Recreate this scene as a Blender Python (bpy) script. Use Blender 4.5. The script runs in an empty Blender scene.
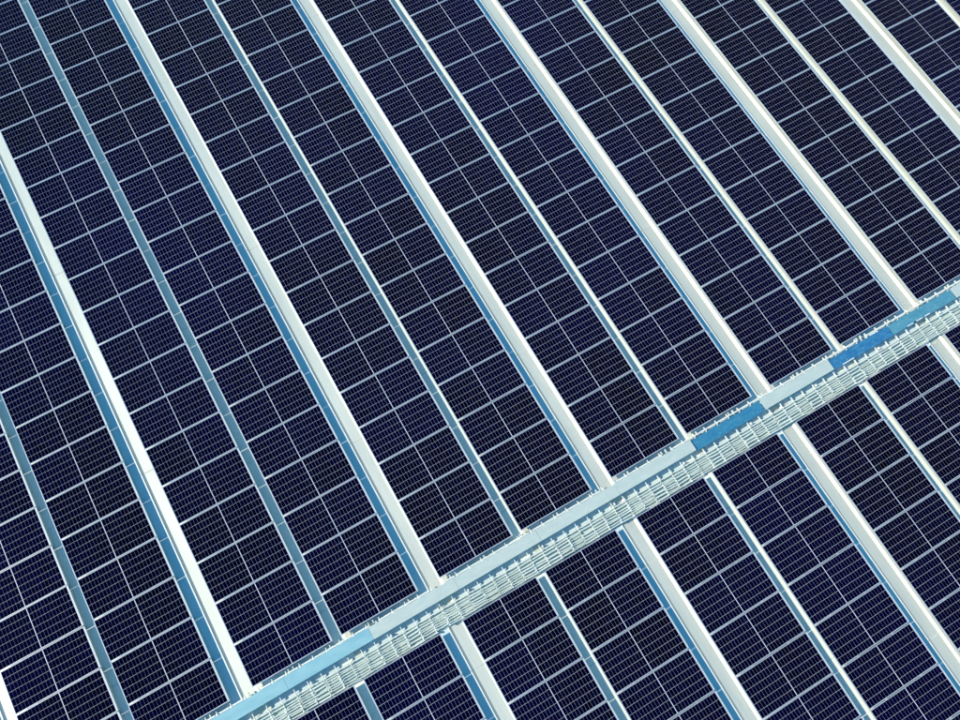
import bpy, math, random
from mathutils import Matrix, Vector
random.seed(7)
S = bpy.context.scene
COL = S.collection
R = math.radians

# ------------------------------------------------------------------ camera
# roof coordinates: u across the panel columns, v along them (down the picture),
# world x = u, y = -v, z = height above the panel glass
PITCH = 1.03                      # one panel along its column
PL, PW = 1.9598, 1.011            # panel length (across column) and width
GT, GW = 0.2441, 0.5767           # narrow and wide gaps between columns
BELOW = 1.0521                    # extra room for the walkway
CAM = Vector((3.6122, -17.0096, 20.0723))
rv = Vector((-0.3149, -0.0986, -0.5124))
ROT = Matrix.Rotation(rv.length, 3, rv.normalized())
r0, r1, r2 = [Vector((ROT[i][0], -ROT[i][1], -ROT[i][2])) for i in range(3)]
cam = bpy.data.cameras.new('camera')
cam.sensor_fit = 'HORIZONTAL'; cam.sensor_width = 36.0
FOC = 839.2
cam.lens = 36.0 * FOC / 960.0
cam.clip_start = 0.5; cam.clip_end = 500
co = bpy.data.objects.new('camera', cam)
M3 = Matrix((r0, -r1, -r2)).transposed()
co.matrix_world = Matrix.Translation(CAM) @ M3.to_4x4()
COL.objects.link(co); S.camera = co

# ------------------------------------------------------------------ light
TU, TV = 1.01, 0.44               # sun slope across and along the columns
el = math.atan2(1.0, math.hypot(TU, TV))
w = bpy.data.worlds.new('World'); S.world = w; w.use_nodes = True
nt = w.node_tree
sky = nt.nodes.new('ShaderNodeTexSky'); sky.sky_type = 'NISHITA'
sky.sun_disc = False
sky.sun_elevation = el
sky.sun_rotation = math.atan2(-TU, TV)
sky.air_density = 1.0; sky.dust_density = 0.2; sky.ozone_density = 6.0
tint = nt.nodes.new('ShaderNodeMix'); tint.data_type = 'RGBA'; tint.blend_type = 'MULTIPLY'
tint.inputs['Factor'].default_value = 1.0
tint.inputs[7].default_value = (.33, 1.12, 1.10, 1)        # the photograph's cool white balance
nt.links.new(sky.outputs[0], tint.inputs[6])
nt.links.new(tint.outputs[2], nt.nodes['Background'].inputs[0])
nt.nodes['Background'].inputs[1].default_value = 0.15
sun = bpy.data.lights.new('sun', 'SUN'); sun.energy = 4.1; sun.angle = R(0.5)
sun.color = (1.0, 0.905, 0.71)
so = bpy.data.objects.new('sun', sun)
so.rotation_euler = Vector((TU, -TV, -1)).to_track_quat('-Z', 'Y').to_euler()
so.location = (-20, 0, 30)
COL.objects.link(so)
S.view_settings.view_transform = 'Standard'; S.view_settings.look = 'None'
S.view_settings.exposure = 0.26; S.view_settings.gamma = 1.0
S.cycles.max_bounces = 8; S.cycles.diffuse_bounces = 5
S.cycles.use_denoising = True

# ------------------------------------------------------------------ materials
def mat(name, col, rough=0.6, metal=0.0, spec=0.5):
    m = bpy.data.materials.new(name); m.use_nodes = True
    b = m.node_tree.nodes['Principled BSDF']
    b.inputs['Base Color'].default_value = (*col, 1)
    b.inputs['Roughness'].default_value = rough
    b.inputs['Metallic'].default_value = metal
    b.inputs['Specular IOR Level'].default_value = spec
    return m
def N(m, t, **kw):
    n = m.node_tree.nodes.new(t)
    for k, v in kw.items(): setattr(n, k, v)
    return n
def L(m, a, b): m.node_tree.links.new(a, b)
def bsdf(m): return m.node_tree.nodes['Principled BSDF']
def wear(m, c0, c1, scale=(3, 3, 3), detail=6, lo=0.35, hi=0.7, space='Object', rough=None, bump=0.0, scuff=None):
    """colour between c0 and c1 by noise; optional roughness spread and fine relief"""
    tc = N(m, 'ShaderNodeTexCoord'); mp = N(m, 'ShaderNodeMapping')
    if space == 'World':
        g = N(m, 'ShaderNodeNewGeometry'); L(m, g.outputs['Position'], mp.inputs[0])
    else:
        L(m, tc.outputs[space], mp.inputs[0])
    mp.inputs['Scale'].default_value = scale
    nz = N(m, 'ShaderNodeTexNoise'); nz.inputs['Scale'].default_value = 1; nz.inputs['Detail'].default_value = detail
    nz.inputs['Roughness'].default_value = 0.65
    L(m, mp.outputs[0], nz.inputs['Vector'])
    rp = N(m, 'ShaderNodeValToRGB')
    rp.color_ramp.elements[0].position = lo; rp.color_ramp.elements[0].color = (*c0, 1)
    rp.color_ramp.elements[1].position = hi; rp.color_ramp.elements[1].color = (*c1, 1)
    L(m, nz.outputs['Fac'], rp.inputs[0]); L(m, rp.outputs[0], bsdf(m).inputs['Base Color'])
    if scuff:
        n2 = N(m, 'ShaderNodeTexNoise'); n2.inputs['Scale'].default_value = 3.1; n2.inputs['Detail'].default_value = 9; n2.inputs['Roughness'].default_value = .75
        L(m, mp.outputs[0], n2.inputs['Vector'])
        r2 = N(m, 'ShaderNodeMapRange'); r2.inputs['From Min'].default_value = .53; r2.inputs['From Max'].default_value = .72
        r2.inputs['To Max'].default_value = .75
        L(m, n2.outputs['Fac'], r2.inputs['Value'])
        mx = N(m, 'ShaderNodeMix', data_type='RGBA'); L(m, r2.outputs[0], mx.inputs['Factor']); L(m, rp.outputs[0], mx.inputs[6])
        mx.inputs[7].default_value = (*scuff, 1); L(m, mx.outputs[2], bsdf(m).inputs['Base Color'])
    if rough:
        mr = N(m, 'ShaderNodeMapRange'); mr.inputs['To Min'].default_value = rough[0]; mr.inputs['To Max'].default_value = rough[1]
        L(m, nz.outputs['Fac'], mr.inputs['Value']); L(m, mr.outputs[0], bsdf(m).inputs['Roughness'])
    if bump:
        bp = N(m, 'ShaderNodeBump'); bp.inputs['Strength'].default_value = bump; bp.inputs['Distance'].default_value = 0.01
        L(m, nz.outputs['Fac'], bp.inputs['Height']); L(m, bp.outputs[0], bsdf(m).inputs['Normal'])
    return m

M_roof = wear(mat('white_roof_membrane', (.8, .8, .8), .7), (.51, .64, .70), (.59, .71, .755), (1.1, .5, 1), 8, .3, .65, 'World')
M_gut = wear(mat('pale_coated_sheet', (.75, .77, .74), .42, 0.42, .5), (.64, .66, .60), (.75, .76, .685), (2.5, .35, 1), 6, .3, .7, 'World', (.42, .54))
M_lift = wear(mat('cream_shade_lift', (.78, .8, .74), .6), (.77, .80, .75), (.84, .86, .80), (3, .5, 1), 6, .3, .7, 'World', (.5, .65))  # lighter shade of the narrow gaps put into this colour
M_warm = wear(mat('warm_light_strip', (.6, .6, .5), .6), (.54, .56, .50), (.64, .66, .59), (4, .6, 1), 6, .3, .7, 'World', (.5, .65))  # warm sunlight under the panel edge put into the colour
M_strap = wear(mat('dull_joint_strap', (.5, .52, .5), .6), (.50, .52, .49), (.66, .68, .64), (9, 9, 9), 4)
M_frame = wear(mat('anodised_aluminium', (.72, .74, .80), .42, .35), (.51, .53, .60), (.61, .63, .68), (4, 4, 4), 3)
M_back = mat('white_backsheet', (.56, .57, .64), .5)
M_rail = mat('rail_aluminium', (.6, .6, .6), .5, .3)
M_galv = wear(mat('galvanised_steel', (.7, .72, .7), .5, .1), (.55, .60, .56), (.76, .79, .73), (6, 6, 6), 5, .3, .65, 'World', (.35, .6))
M_bright = wear(mat('bright_zinc', (.8, .8, .8), .4, .1), (.78, .79, .76), (.86, .86, .84), (9, 9, 9), 3, .3, .7, 'World')
M_cgrey = wear(mat('grey_cover_sheet', (.5, .55, .55), .55), (.44, .50, .475), (.53, .575, .54), (3.5, 8, 1), 7, .3, .72, 'World', (.45, .65), .05)
M_cpale = wear(mat('pale_blue_cover_sheet', (.2, .42, .52), .5), (.20, .41, .49), (.29, .50, .55), (1.6, 5, 1), 7, .3, .7, 'World', (.4, .6), .05)
M_cblue = wear(mat('blue_cover_sheet', (.04, .22, .46), .45), (.02, .155, .29), (.045, .22, .36), (2.5, 6, 1), 7, .3, .72, 'World', (.35, .6), .05, (.22, .42, .50))
M_cdeep = wear(mat('deep_blue_cover_sheet', (.03, .2, .5), .45), (.016, .125, .31), (.05, .225, .38), (3.5, 7, 1), 7, .32, .75, 'World', (.35, .6), .05, (.25, .45, .55))
M_cmid = wear(mat('mid_blue_cover_sheet', (.08, .26, .45), .45), (.055, .22, .32), (.11, .30, .39), (2.2, 6, 1), 7, .3, .72, 'World', (.35, .6), .05, (.30, .48, .52))

# solar cell: near-black navy, its shade differs from panel to panel and slightly from cell to cell
M_cell = mat('solar_cell', (.002, .002, .015), .16, 0, .12)
bsdf(M_cell).inputs['Specular Tint'].default_value = (.22, .16, 1.0, 1)   # violet-blue anti-reflective coat
oi = N(M_cell, 'ShaderNodeObjectInfo'); tc = N(M_cell, 'ShaderNodeTexCoord')
mp = N(M_cell, 'ShaderNodeMapping'); mp.inputs['Scale'].default_value = (12.6, 6.15, 1)
L(M_cell, tc.outputs['Object'], mp.inputs[0])
ad = N(M_cell, 'ShaderNodeVectorMath', operation='ADD'); L(M_cell, mp.outputs[0], ad.inputs[0])
cx = N(M_cell, 'ShaderNodeCombineXYZ'); ml = N(M_cell, 'ShaderNodeMath', operation='MULTIPLY'); ml.inputs[1].default_value = 917
L(M_cell, oi.outputs['Random'], ml.inputs[0]); L(M_cell, ml.outputs[0], cx.inputs[2]); L(M_cell, cx.outputs[0], ad.inputs[1])
nz = N(M_cell, 'ShaderNodeTexNoise'); nz.inputs['Scale'].default_value = .55; nz.inputs['Detail'].default_value = 2
L(M_cell, ad.outputs[0], nz.inputs['Vector'])
fl = N(M_cell, 'ShaderNodeVectorMath', operation='FLOOR'); L(M_cell, ad.outputs[0], fl.inputs[0])
wn = N(M_cell, 'ShaderNodeTexWhiteNoise'); L(M_cell, fl.outputs[0], wn.inputs['Vector'])
s1 = N(M_cell, 'ShaderNodeMath', operation='MULTIPLY_ADD'); s1.inputs[1].default_value = .20
L(M_cell, oi.outputs['Random'], s1.inputs[0])
s2 = N(M_cell, 'ShaderNodeMath', operation='MULTIPLY_ADD'); s2.inputs[1].default_value = .55; s2.inputs[2].default_value = -.10
L(M_cell, nz.outputs['Fac'], s2.inputs[0])
gp = N(M_cell, 'ShaderNodeNewGeometry'); nb = N(M_cell, 'ShaderNodeTexNoise'); nb.inputs['Scale'].default_value = .11; nb.inputs['Detail'].default_value = 2
L(M_cell, gp.outputs['Position'], nb.inputs['Vector'])
s0 = N(M_cell, 'ShaderNodeMath', operation='MULTIPLY_ADD'); s0.inputs[1].default_value = 1.3
L(M_cell, nb.outputs['Fac'], s0.inputs[0]); s0.inputs[2].default_value = -.66
sx = N(M_cell, 'ShaderNodeMath', operation='ADD'); L(M_cell, s0.outputs[0], sx.inputs[0]); L(M_cell, s2.outputs[0], sx.inputs[1])
L(M_cell, sx.outputs[0], s1.inputs[2])
s3 = N(M_cell, 'ShaderNodeMath', operation='MULTIPLY_ADD'); s3.inputs[1].default_value = .22
L(M_cell, wn.outputs['Value'], s3.inputs[0]); L(M_cell, s1.outputs[0], s3.inputs[2])
rp = N(M_cell, 'ShaderNodeValToRGB')
rp.color_ramp.elements[0].position = .05; rp.color_ramp.elements[0].color = (.0003, .0002, .0030, 1)
rp.color_ramp.elements[1].position = .95; rp.color_ramp.elements[1].color = (.0006, .0005, .025, 1)
L(M_cell, s3.outputs[0], rp.inputs[0]); L(M_cell, rp.outputs[0], bsdf(M_cell).inputs['Base Color'])

# ------------------------------------------------------------------ mesh helpers
class MB:
    def __init__(s): s.v = []; s.f = []; s.m = []
    def box(s, x0, x1, y0, y1, z0, z1, mi=0, bottom=True, taper=0.0):
        n = len(s.v); t = taper
        s.v += [(x0, y0, z0), (x1, y0, z0), (x1, y1, z0), (x0, y1, z0),
                (x0 + t, y0 + t, z1), (x1 - t, y0 + t, z1), (x1 - t, y1 - t, z1), (x0 + t, y1 - t, z1)]
        q = [(4, 5, 6, 7), (0, 1, 5, 4), (1, 2, 6, 5), (2, 3, 7, 6), (3, 0, 4, 7)]
        if bottom: q.append((3, 2, 1, 0))
        s.f += [tuple(n + i for i in k) for k in q]; s.m += [mi] * len(q)
        return s
    def prism(s, pts, y0, y1, mi=0):
        """closed outline in (x, z), counter-clockwise seen from -y, pushed from y0 to y1"""
        n = len(s.v); k = len(pts)
        s.v += [(x, y0, z) for x, z in pts] + [(x, y1, z) for x, z in pts]
        s.f += [(n + i, n + (i + 1) % k, n + k + (i + 1) % k, n + k + i) for i in range(k)]
        s.f += [tuple(n + i for i in reversed(range(k))), tuple(n + k + i for i in range(k))]
        s.m += [mi] * (k + 2); return s
    def cyl(s, x, y, r, z0, z1, k=6, mi=0):
        n = len(s.v)
        for z in (z0, z1):
            s.v += [(x + r * math.cos(2 * math.pi * i / k), y + r * math.sin(2 * math.pi * i / k), z) for i in range(k)]
        s.f += [(n + i, n + (i + 1) % k, n + k + (i + 1) % k, n + k + i) for i in range(k)]
        s.f.append(tuple(n + k + i for i in range(k))); s.m += [mi] * (k + 1); return s
    def mesh(s, name, *mats):
        me = bpy.data.meshes.new(name); me.from_pydata(s.v, [], s.f)
        for m in mats: me.materials.append(m)
        if len(mats) > 1: me.polygons.foreach_set('material_index', s.m)
        me.update(); return me
def obj(name, me, parent=None, loc=(0, 0, 0)):
    o = bpy.data.objects.new(name, me); COL.objects.link(o)
    o.location = loc
    if parent: o.parent = parent
    return o
def thing(name, label, cat, loc=(0, 0, 0), group=None, me=None):
    o = obj(name, me, None, loc); o['label'] = label; o['category'] = cat
    if group: o['group'] = group
    return o
ORD = ['', 'first', 'second', 'third', 'fourth', 'fifth', 'sixth', 'seventh', 'eighth', 'ninth', 'tenth', 'eleventh', 'twelfth',
       'thirteenth', 'fourteenth', 'fifteenth', 'sixteenth', 'seventeenth', 'eighteenth', 'nineteenth', 'twentieth'] + ['twenty-' + t for t in 'first second third fourth fifth sixth seventh eighth ninth'.split()]

# ------------------------------------------------------------------ layout
def centre(k): return k * PL + math.ceil(k / 2) * GT + math.floor(k / 2) * GW
def project(u, v):
    d = Vector((u, -v, 0)) - CAM
    return 480 + FOC * d.dot(r0) / d.dot(r2), 360 + FOC * d.dot(r1) / d.dot(r2)
def in_view(k, v, mx=0):
    for i in range(9):
        for j in range(7):
            x, y = project(centre(k) + PL * (i / 8 - .5), v + PW * (j / 6 - .5))
            if -mx <= x <= 960 + mx and -mx <= y <= 720 + mx: return True
    return False
ROOF_Z = -0.20
U0, U1, V0, V1 = -16.0, 44.0, -24.0, 46.0
wide = [(k, centre(k) + PL / 2) for k in range(-9, 16, 2)]       # left edge of every wide gap
GL, GR = 0.226, 0.612                                            # gutter walls inside the gap
GD = 0.042                                                       # gutter depth

# ------------------------------------------------------------------ roof
mb = MB()
edges = [U0]
for k, u in wide: edges += [u + GL - .004, u + GR + .004]
edges.append(U1)
for i in range(0, len(edges), 2): mb.box(edges[i], edges[i + 1], -V1, -V0, ROOF_Z - .25, ROOF_Z)
o = obj('roof', mb.mesh('roof', M_roof)); o['kind'] = 'structure'
o['label'] = 'white roof membrane seen in the gaps between the solar panels'

# ------------------------------------------------------------------ gutters in the wide gaps
SEAM = {3: -.53 % 6.04, 5: 10.16 % 6.04, 1: -.55 % 6.04}
GLAB = {-3: 'pale sheet metal gutter in the wide gap at the bottom left corner',
        -1: 'pale sheet metal gutter in the wide gap meeting the pale blue covers',
        1: 'pale sheet metal gutter in the wide gap meeting the first light grey cover',
        3: 'pale sheet metal gutter in the wide gap meeting the third light grey cover',
        5: 'pale sheet metal gutter in the wide gap meeting the lone light grey cover',
        7: 'pale sheet metal gutter in the wide gap meeting the mid blue cover',
        9: 'pale sheet metal gutter in the wide gap at the top right corner'}
FZ = ROOF_Z - GD
for k, u in wide:
    if k < -3 or k > 9: continue
    g = thing('roof_gutter', GLAB[k], 'gutter', (u, 0, FZ), 'gutters in the wide gaps between panel columns')
    ph = SEAM.get(k, (k * 2.37) % 6.04)
    v = V0 + ph
    cuts = [V0]
    while v < V1:
        if v - V0 > .5: cuts.append(v)
        v += 6.04
    cuts.append(V1)
    cs = [V0 + ph + i * 6.04 for i in range(-1, 14)]
    cs = [c for c in [round(SEAM.get(k, ph) + 6.04 * i, 3) for i in range(-6, 9)] if V0 < c < V1]
    cuts = [V0] + cs + [V1]
    t = .006
    SL, SR = .058, .062                                         # run of the left and right sloping sides
    prof = [(GL - .030, GD + .002), (GL, GD + .002), (GL + SL, .004), (GR - SR, .004), (GR, GD + .002), (GR + .15, GD + .002),
            (GR + .15, GD + .012), (GR - .004, GD + .012), (GR - SR - .004, .004 + t), (GL + SL + .004, .004 + t), (GL + .004, GD + .012), (GL - .030, GD + .012)]
    for a, b in zip(cuts[:-1], cuts[1:]):
        s = MB().prism(prof, -b + .004, -a - .004)
        obj('gutter_sheet', s.mesh('gutter_sheet', M_gut), g)
        s = MB().box(GL - .026, GL + .007, -b + .004, -a - .004, GD + .0122, GD + .016, taper=.001)
        obj('lip_cap', s.mesh('lip_cap', M_bright), g)
    for c in cs:
        s = MB().box(GL + SL + .006, GR - SR - .006, -c - .016, -c + .016, .0105, .014)
        for x in (GL + SL + .03, GL + .16, GR - SR - .03):
            for y in (-c - .009, -c + .009): s.cyl(x, y, .005, .014, .019)
        obj('joint_strap', s.mesh('joint_strap', M_strap), g)
    bpl = MB().box(GL - .004, GR + .004, -V1, -V0, -.02, .003)
    obj('gutter_bed', bpl.mesh('gutter_bed', M_roof), g)

# ------------------------------------------------------------------ strips added in the narrow gaps to lighten their shade
TLAB = {-2: 'pale shade-lightening strip in the narrow gap that enters at the left edge, lower left',
        0: 'pale shade-lightening strip in the narrow gap nearest the top left corner',
        2: 'pale shade-lightening strip in the narrow gap meeting the second light grey cover',
        4: 'pale shade-lightening strip in the narrow gap meeting the left end of the strong blue cover',
        6: 'pale shade-lightening strip in the narrow gap meeting the deep blue cover',
        8: 'pale shade-lightening strip in the second narrow gap from the top right corner',
        10: 'pale shade-lightening strip in the narrow gap nearest the top right corner'}
rf = random.Random(5)
for k in range(-2, 11, 2):
    u = centre(k) + PL / 2
    g = thing('shade_lift_strip', TLAB[k], 'flashing', (u, 0, ROOF_Z), 'strips added to lighten the shade in the narrow gaps')
    v = V0 + rf.uniform(0, 3)
    while v < V1:
        zt = .004 + rf.uniform(0, .0015)
        m = MB().box(-.10, .296, -v - 3.98, -v, .0005, zt)  # pale sheet added so the shaded gap comes out lighter
        obj('shade_lift_sheet', m.mesh('shade_lift_sheet', M_lift), g)
        m = MB().box(.299, GT + .24, -v - 3.98, -v, .0005, zt + .006, taper=.002)  # added strip, coloured like roof in warm sun beneath the next panel
        obj('warm_light_strip', m.mesh('warm_light_strip', M_warm), g)
        v += 4.0

# ------------------------------------------------------------------ one solar panel
FW, FE, MARG, MID = .011, .015, .0045, .016
hx, hy = PL / 2, PW / 2
mf = MB()
mf.box(-hx, hx, -hy, -hy + FW, -.018, 0); mf.box(-hx, hx, hy - FW, hy, -.018, 0)
mf.box(-hx, -hx + FE, -hy + FW, hy - FW, -.018, -.0003); mf.box(hx - FE, hx, -hy + FW, hy - FW, -.018, -.0003)
ME_frame = mf.mesh('frame', M_frame)
mbk = MB().box(-hx + FE, hx - FE, -hy + FW, hy - FW, -.011, -.006)
ME_back = mbk.mesh('backsheet', M_back)
cw = (hx - FE - .004 - MID / 2) / 12; ch = (2 * (hy - FW - MARG)) / 6
ROWGAP, COLGAP = .0054, .0034
def cells(sign):
    m = MB()
    for i in range(12):
        for j in range(6):
            x = sign * (MID / 2 + (i + .5) * cw); y = -hy + FW + MARG + (j + .5) * ch
            m.box(x - cw / 2 + COLGAP / 2, x + cw / 2 - COLGAP / 2, y - ch / 2 + ROWGAP / 2, y + ch / 2 - ROWGAP / 2, -.006, -.004, bottom=False)
    return m
ME_cell = [cells(-1).mesh('cell_grid', M_cell), cells(1).mesh('cell_grid', M_cell)]
M_skirt = mat('cream_skirt', (.82, .78, .64), .6)
ME_skirt = MB().box(hx - .004, hx - .001, -hy, hy - .11, ROOF_Z + .012, -.0185).mesh('edge_skirt', M_skirt)
ME_lit_edge = MB().box(hx + .0005, hx + .020, -hy + .001, hy - .001, -.024, -.004, taper=.002).mesh('lit_edge_strip', M_bright)  # bright strip added for the sunlit frame edge, light put into its colour
ME_mrail = MB().box(-.02, .02, -.514, .514, ROOF_Z + .001, -.0185).mesh('mounting_rail', M_rail)

slots = []; rim = []
for k in range(-6, 14):
    for r in range(-14, 34):
        v = (r + .5) * PITCH if r < 15 else (r + .5) * PITCH + BELOW
        if in_view(k, v): slots.append((k, r, v))
        elif in_view(k, v, 110): rim.append((k, r, v))
cols = sorted({k for k, r, v in slots})
colnum = {k: i + 1 for i, k in enumerate(cols)}
def label(k, r):
    c = ORD[colnum[k]] + ' column from the left'
    if r >= 15: return 'dark solar panel %s down from the walkway in the %s' % (ORD[r - 14], c)
    if -1 <= k <= 8: return 'dark solar panel %s up from the walkway in the %s' % (ORD[15 - r], c)
    rr = sorted(q for kk, q, v in slots if kk == k and q < 15)
    if k < 0: return "solar panel %s up from the photo's bottom edge, %s" % (ORD[rr[-1] - r + 1], c)
    return "solar panel %s down from the photo's top edge, %s" % (ORD[r - rr[0] + 1], c)
proto = None
GROUP = 'solar panels laid in columns on the roof'
rnd = random.Random(3)
for k, r, v in slots:
    if proto is None:
        p = thing('solar_panel', '', 'solar panel', group=GROUP)
        obj('frame', ME_frame, p); obj('backsheet', ME_back, p)
        for i in (0, 1): obj('cell_grid', ME_cell[i], p)['kind'] = 'stuff'
        obj('edge_skirt', ME_skirt, p); obj('lit_edge_strip', ME_lit_edge, p)
        for x in (-.5, .5): obj('mounting_rail', ME_mrail, p, (x, 0, 0))
        proto = p; kids = list(p.children)
    else:
        p = proto.copy(); COL.objects.link(p)
        for c in kids:
            d = c.copy(); COL.objects.link(d); d.parent = p
    p['label'] = label(k, r)
    p.location = (centre(k) + rnd.uniform(-.003, .003), -v + rnd.uniform(-.002, .002), rnd.uniform(-.0015, .0015))
    p.rotation_euler = (R(rnd.uniform(-.12, .12)), R(rnd.uniform(-.08, .08)), R(rnd.uniform(-.05, .05)))
print('panels', len(slots), 'columns', len(cols), 'rim', len(rim))
# the same field goes on past the picture's edges: one mass
mr = MB()
for k, r, v in rim:
    u = centre(k)
    for src, mi in ((mf, 0), (mbk, 1), (cells(-1), 2), (cells(1), 2)):
        n = len(mr.v)
        mr.v += [(x + u, y - v, z) for x, y, z in src.v]
        mr.f += [tuple(n + i for i in q) for q in src.f]; mr.m += [mi] * len(src.f)
    for x in (-.5, .5): mr.box(u + x - .02, u + x + .02, -v - .514, -v + .514, ROOF_Z + .001, -.0185, 3)
o = obj('solar_panel_field', mr.mesh('solar_panel_field', M_frame, M_back, M_cell, M_rail))
o['kind'] = 'stuff'; o['label'] = 'more dark solar panels of the same columns just past the picture edges'

# ------------------------------------------------------------------ walkway between the two blocks: grating
CP = 0.336                       # cross bar pitch
NB = 6                           # bars per section
SEC = CP * NB
rg = random.Random(11)
ME_cross = MB().box(-.007, .007, -16.47, -16.052, -.118, -.093).mesh('cross_bar', M_galv)
ME_strut = MB().box(-.008, .008, -16.05, -15.49, -.118, -.062).mesh('strut', M_bright)
ME_foot = MB().box(-.02, .02, -.02, .02, ROOF_Z + .0005, -.1185).mesh('foot', M_rail)
M_tray = wear(mat('grey_base_tray', (.3, .35, .31), .6), (.40, .50, .47), (.60, .68, .62), (7, 7, 1), 6, .3, .7, 'World', (.5, .7))
ME_tray = MB().box(.002, SEC - .002, -16.475, -16.03, ROOF_Z + .022, ROOF_Z + .026).mesh('base_tray', M_tray)
def slat_mesh(wd, sag):
    return MB().box(.016, CP - .016, -wd / 2, wd / 2, -.092 - sag, -.070 - sag, taper=.004).mesh('slat', M_galv)
ME_slat = [slat_mesh(.027, 0), slat_mesh(.034, 0), slat_mesh(.040, .0), slat_mesh(.023, .006)]
ME_railseg = MB().box(.04, CP - .04, -.014, .014, -.0935, -.056, taper=.004).mesh('edge_rail', M_bright)
ME_uprail = MB().box(.05, CP - .045, -.019, .019, -.0935, -.040, taper=.004).mesh('edge_rail', M_bright)
nsec = 0
u_start = 11.867 - CP * NB * 8
sections = []
for n in range(0, 14):
    ua = u_start + n * SEC
    if -3.6 < ua < 19.0: sections.append(ua)
for n, ua in enumerate(sections):
    s = thing('walkway_grating', 'pale metal walkway grating, %s section from the lower left end' % ORD[n + 1], 'grating',
              (ua, 0, 0), 'grating sections of the roof walkway')
    bolts = MB()
    obj('base_tray', ME_tray, s)
    for b in range(NB):
        x = b * CP
        obj('cross_bar', ME_cross, s, (x, 0, 0)); obj('strut', ME_strut, s, (x, 0, 0))
        for y in (-15.60, -16.42): obj('foot', ME_foot, s, (x, y, 0))
        obj('edge_rail', ME_railseg, s, (x, -16.065, 0)).rotation_euler[2] = R(rg.uniform(-.6, .6))
        if rg.random() < .85: obj('edge_rail', ME_uprail, s, (x, -15.562, 0))
        kind = rg.choice((0, 0, 0, 1, 1, 2, 3, 3))
        nrow = 5 if kind == 2 else (7 if kind in (0, 3) else 6)
        y0, y1 = 16.135, 16.455
        jit = rg.uniform(-.008, .008)
        sag = rg.choice((0, 0, .015, .025))
        for i in range(nrow):
            if rg.random() < .025: continue
            yy = y0 + (y1 - y0) * i / (nrow - 1) + jit
            q = obj('slat', ME_slat[kind], s, (x, -yy + rg.uniform(-.009, .009), -sag * rg.random()))
            q.rotation_euler[2] = R(rg.uniform(-2.2, 2.2)); q.rotation_euler[1] = R(rg.uniform(-2, 2))
        big = rg.random() < .7
        for i in range(6):
            if rg.random() < .12: continue
            yy = y0 + (y1 - y0) * i / 5 + rg.uniform(-.006, .006)
            rr = rg.uniform(.018, .026) if big else rg.uniform(.009, .015)
            bolts.cyl(x + rg.uniform(-.008, .008), -yy, rr, -.094, rg.uniform(-.060, -.052) if big else -.068, 6)
        bolts.cyl(x, -16.062, .020, -.094, -.045, 6)
        bolts.cyl(x, -15.566, .028, -.094, -.022, 6)
        if b == 1:                                       # taller pegs by the cover
            bolts.box(x + .055, x + .083, -16.03, -15.965, -.13, -.035)
    o = obj('bolts', bolts.mesh('bolts', M_bright), s); o['kind'] = 'stuff'
    for b in (0, 3):                                         # angled brackets from the panel edge to the tray
        for dx in ((.10,) if b else (.07, .19)):
            bm = MB().box(-.014, .014, -15.565, -15.475, -.125, -.050 if dx > .1 else -.07, taper=.003)
            obj('edge_bracket', bm.mesh('edge_bracket', M_galv), s, (b * CP + dx, 0, 0))

# ------------------------------------------------------------------ cable tray covers lying along the walkway
def cover(ua, ub, m, label, z, v0, v1, worn=0):
    c = thing('tray_cover', label, 'cover', (ua, 0, 0), 'cover plates along the roof walkway')
    ln = ub - ua - .006
    th = .004
    pl = MB().box(0, ln, -v1, -v0, z - th, z)
    obj('plate', pl.mesh('plate', m), c)
    for a, b in ((-v1, -v1 + th), (-v0 - th, -v0)):
        obj('folded_lip', MB().box(0, ln, a, b, z - .045, z - th).mesh('folded_lip', m), c)
    nleg = max(2, round(ln / .7))
    for i in range(nleg):
        x = .12 + (ln - .24) * i / (nleg - 1)
        for y in (-v1 + .03, -v0 - .03):
            obj('leg', MB().box(x - .012, x + .012, y - .012, y + .012, ROOF_Z + .0005, z - th).mesh('leg', M_rail), c)
    if worn:
        rr = random.Random(worn)
        for i in range(min(worn, 3)):                        # bare bright strips along the lower edge
            x = rr.uniform(.1, ln - .5); l = rr.uniform(.15, .4)
            obj('edge_clip', MB().box(x, x + l, -v1 - .001, -v1 + .022, z + .0005, z + .004).mesh('edge_clip', M_bright), c)
GV0, GV1, GZ = 15.592, 15.882, .045
BV0, BV1, BZ = 15.625, 15.905, .0
cover(-3.70, -.30, M_cpale, 'pale blue cover plate at the lower left end running off the bottom edge', GZ, GV0, GV1)
cover(-.30, 1.83, M_cpale, 'pale blue cover plate butting against the first light grey cover', GZ, GV0, GV1)
cover(1.83, 4.04, M_cgrey, 'light grey cover plate butting against the pale blue cover', GZ, GV0, GV1)
cover(4.04, 6.26, M_cgrey, 'light grey cover plate second from the pale blue cover', GZ + .0005, GV0, GV1)
cover(6.26, 8.47, M_cgrey, 'light grey cover plate third from the pale blue cover', GZ, GV0, GV1)
cover(8.47, 10.68, M_cgrey, 'light grey cover plate ending at the first strong blue cover', GZ + .0005, GV0, GV1)
cover(10.68, 12.76, M_cblue, 'strong blue cover plate between two light grey covers', BZ, BV0, BV1)
cover(12.76, 14.91, M_cgrey, 'lone light grey cover plate between two blue covers', GZ - .01, GV0, GV1 + .01)
cover(14.91, 16.84, M_cdeep, 'deep blue scuffed cover plate butting against the mid blue cover', BZ, BV0, BV1, 1)
cover(16.84, 18.92, M_cmid, 'mid blue cover plate near the right edge with bright lower edge strips', BZ, BV0, BV1, 3)
cover(18.92, 21.05, M_cgrey, 'light grey cover plate leaving the picture at the right edge', GZ - .03, GV0 + .02, GV1 + .02)
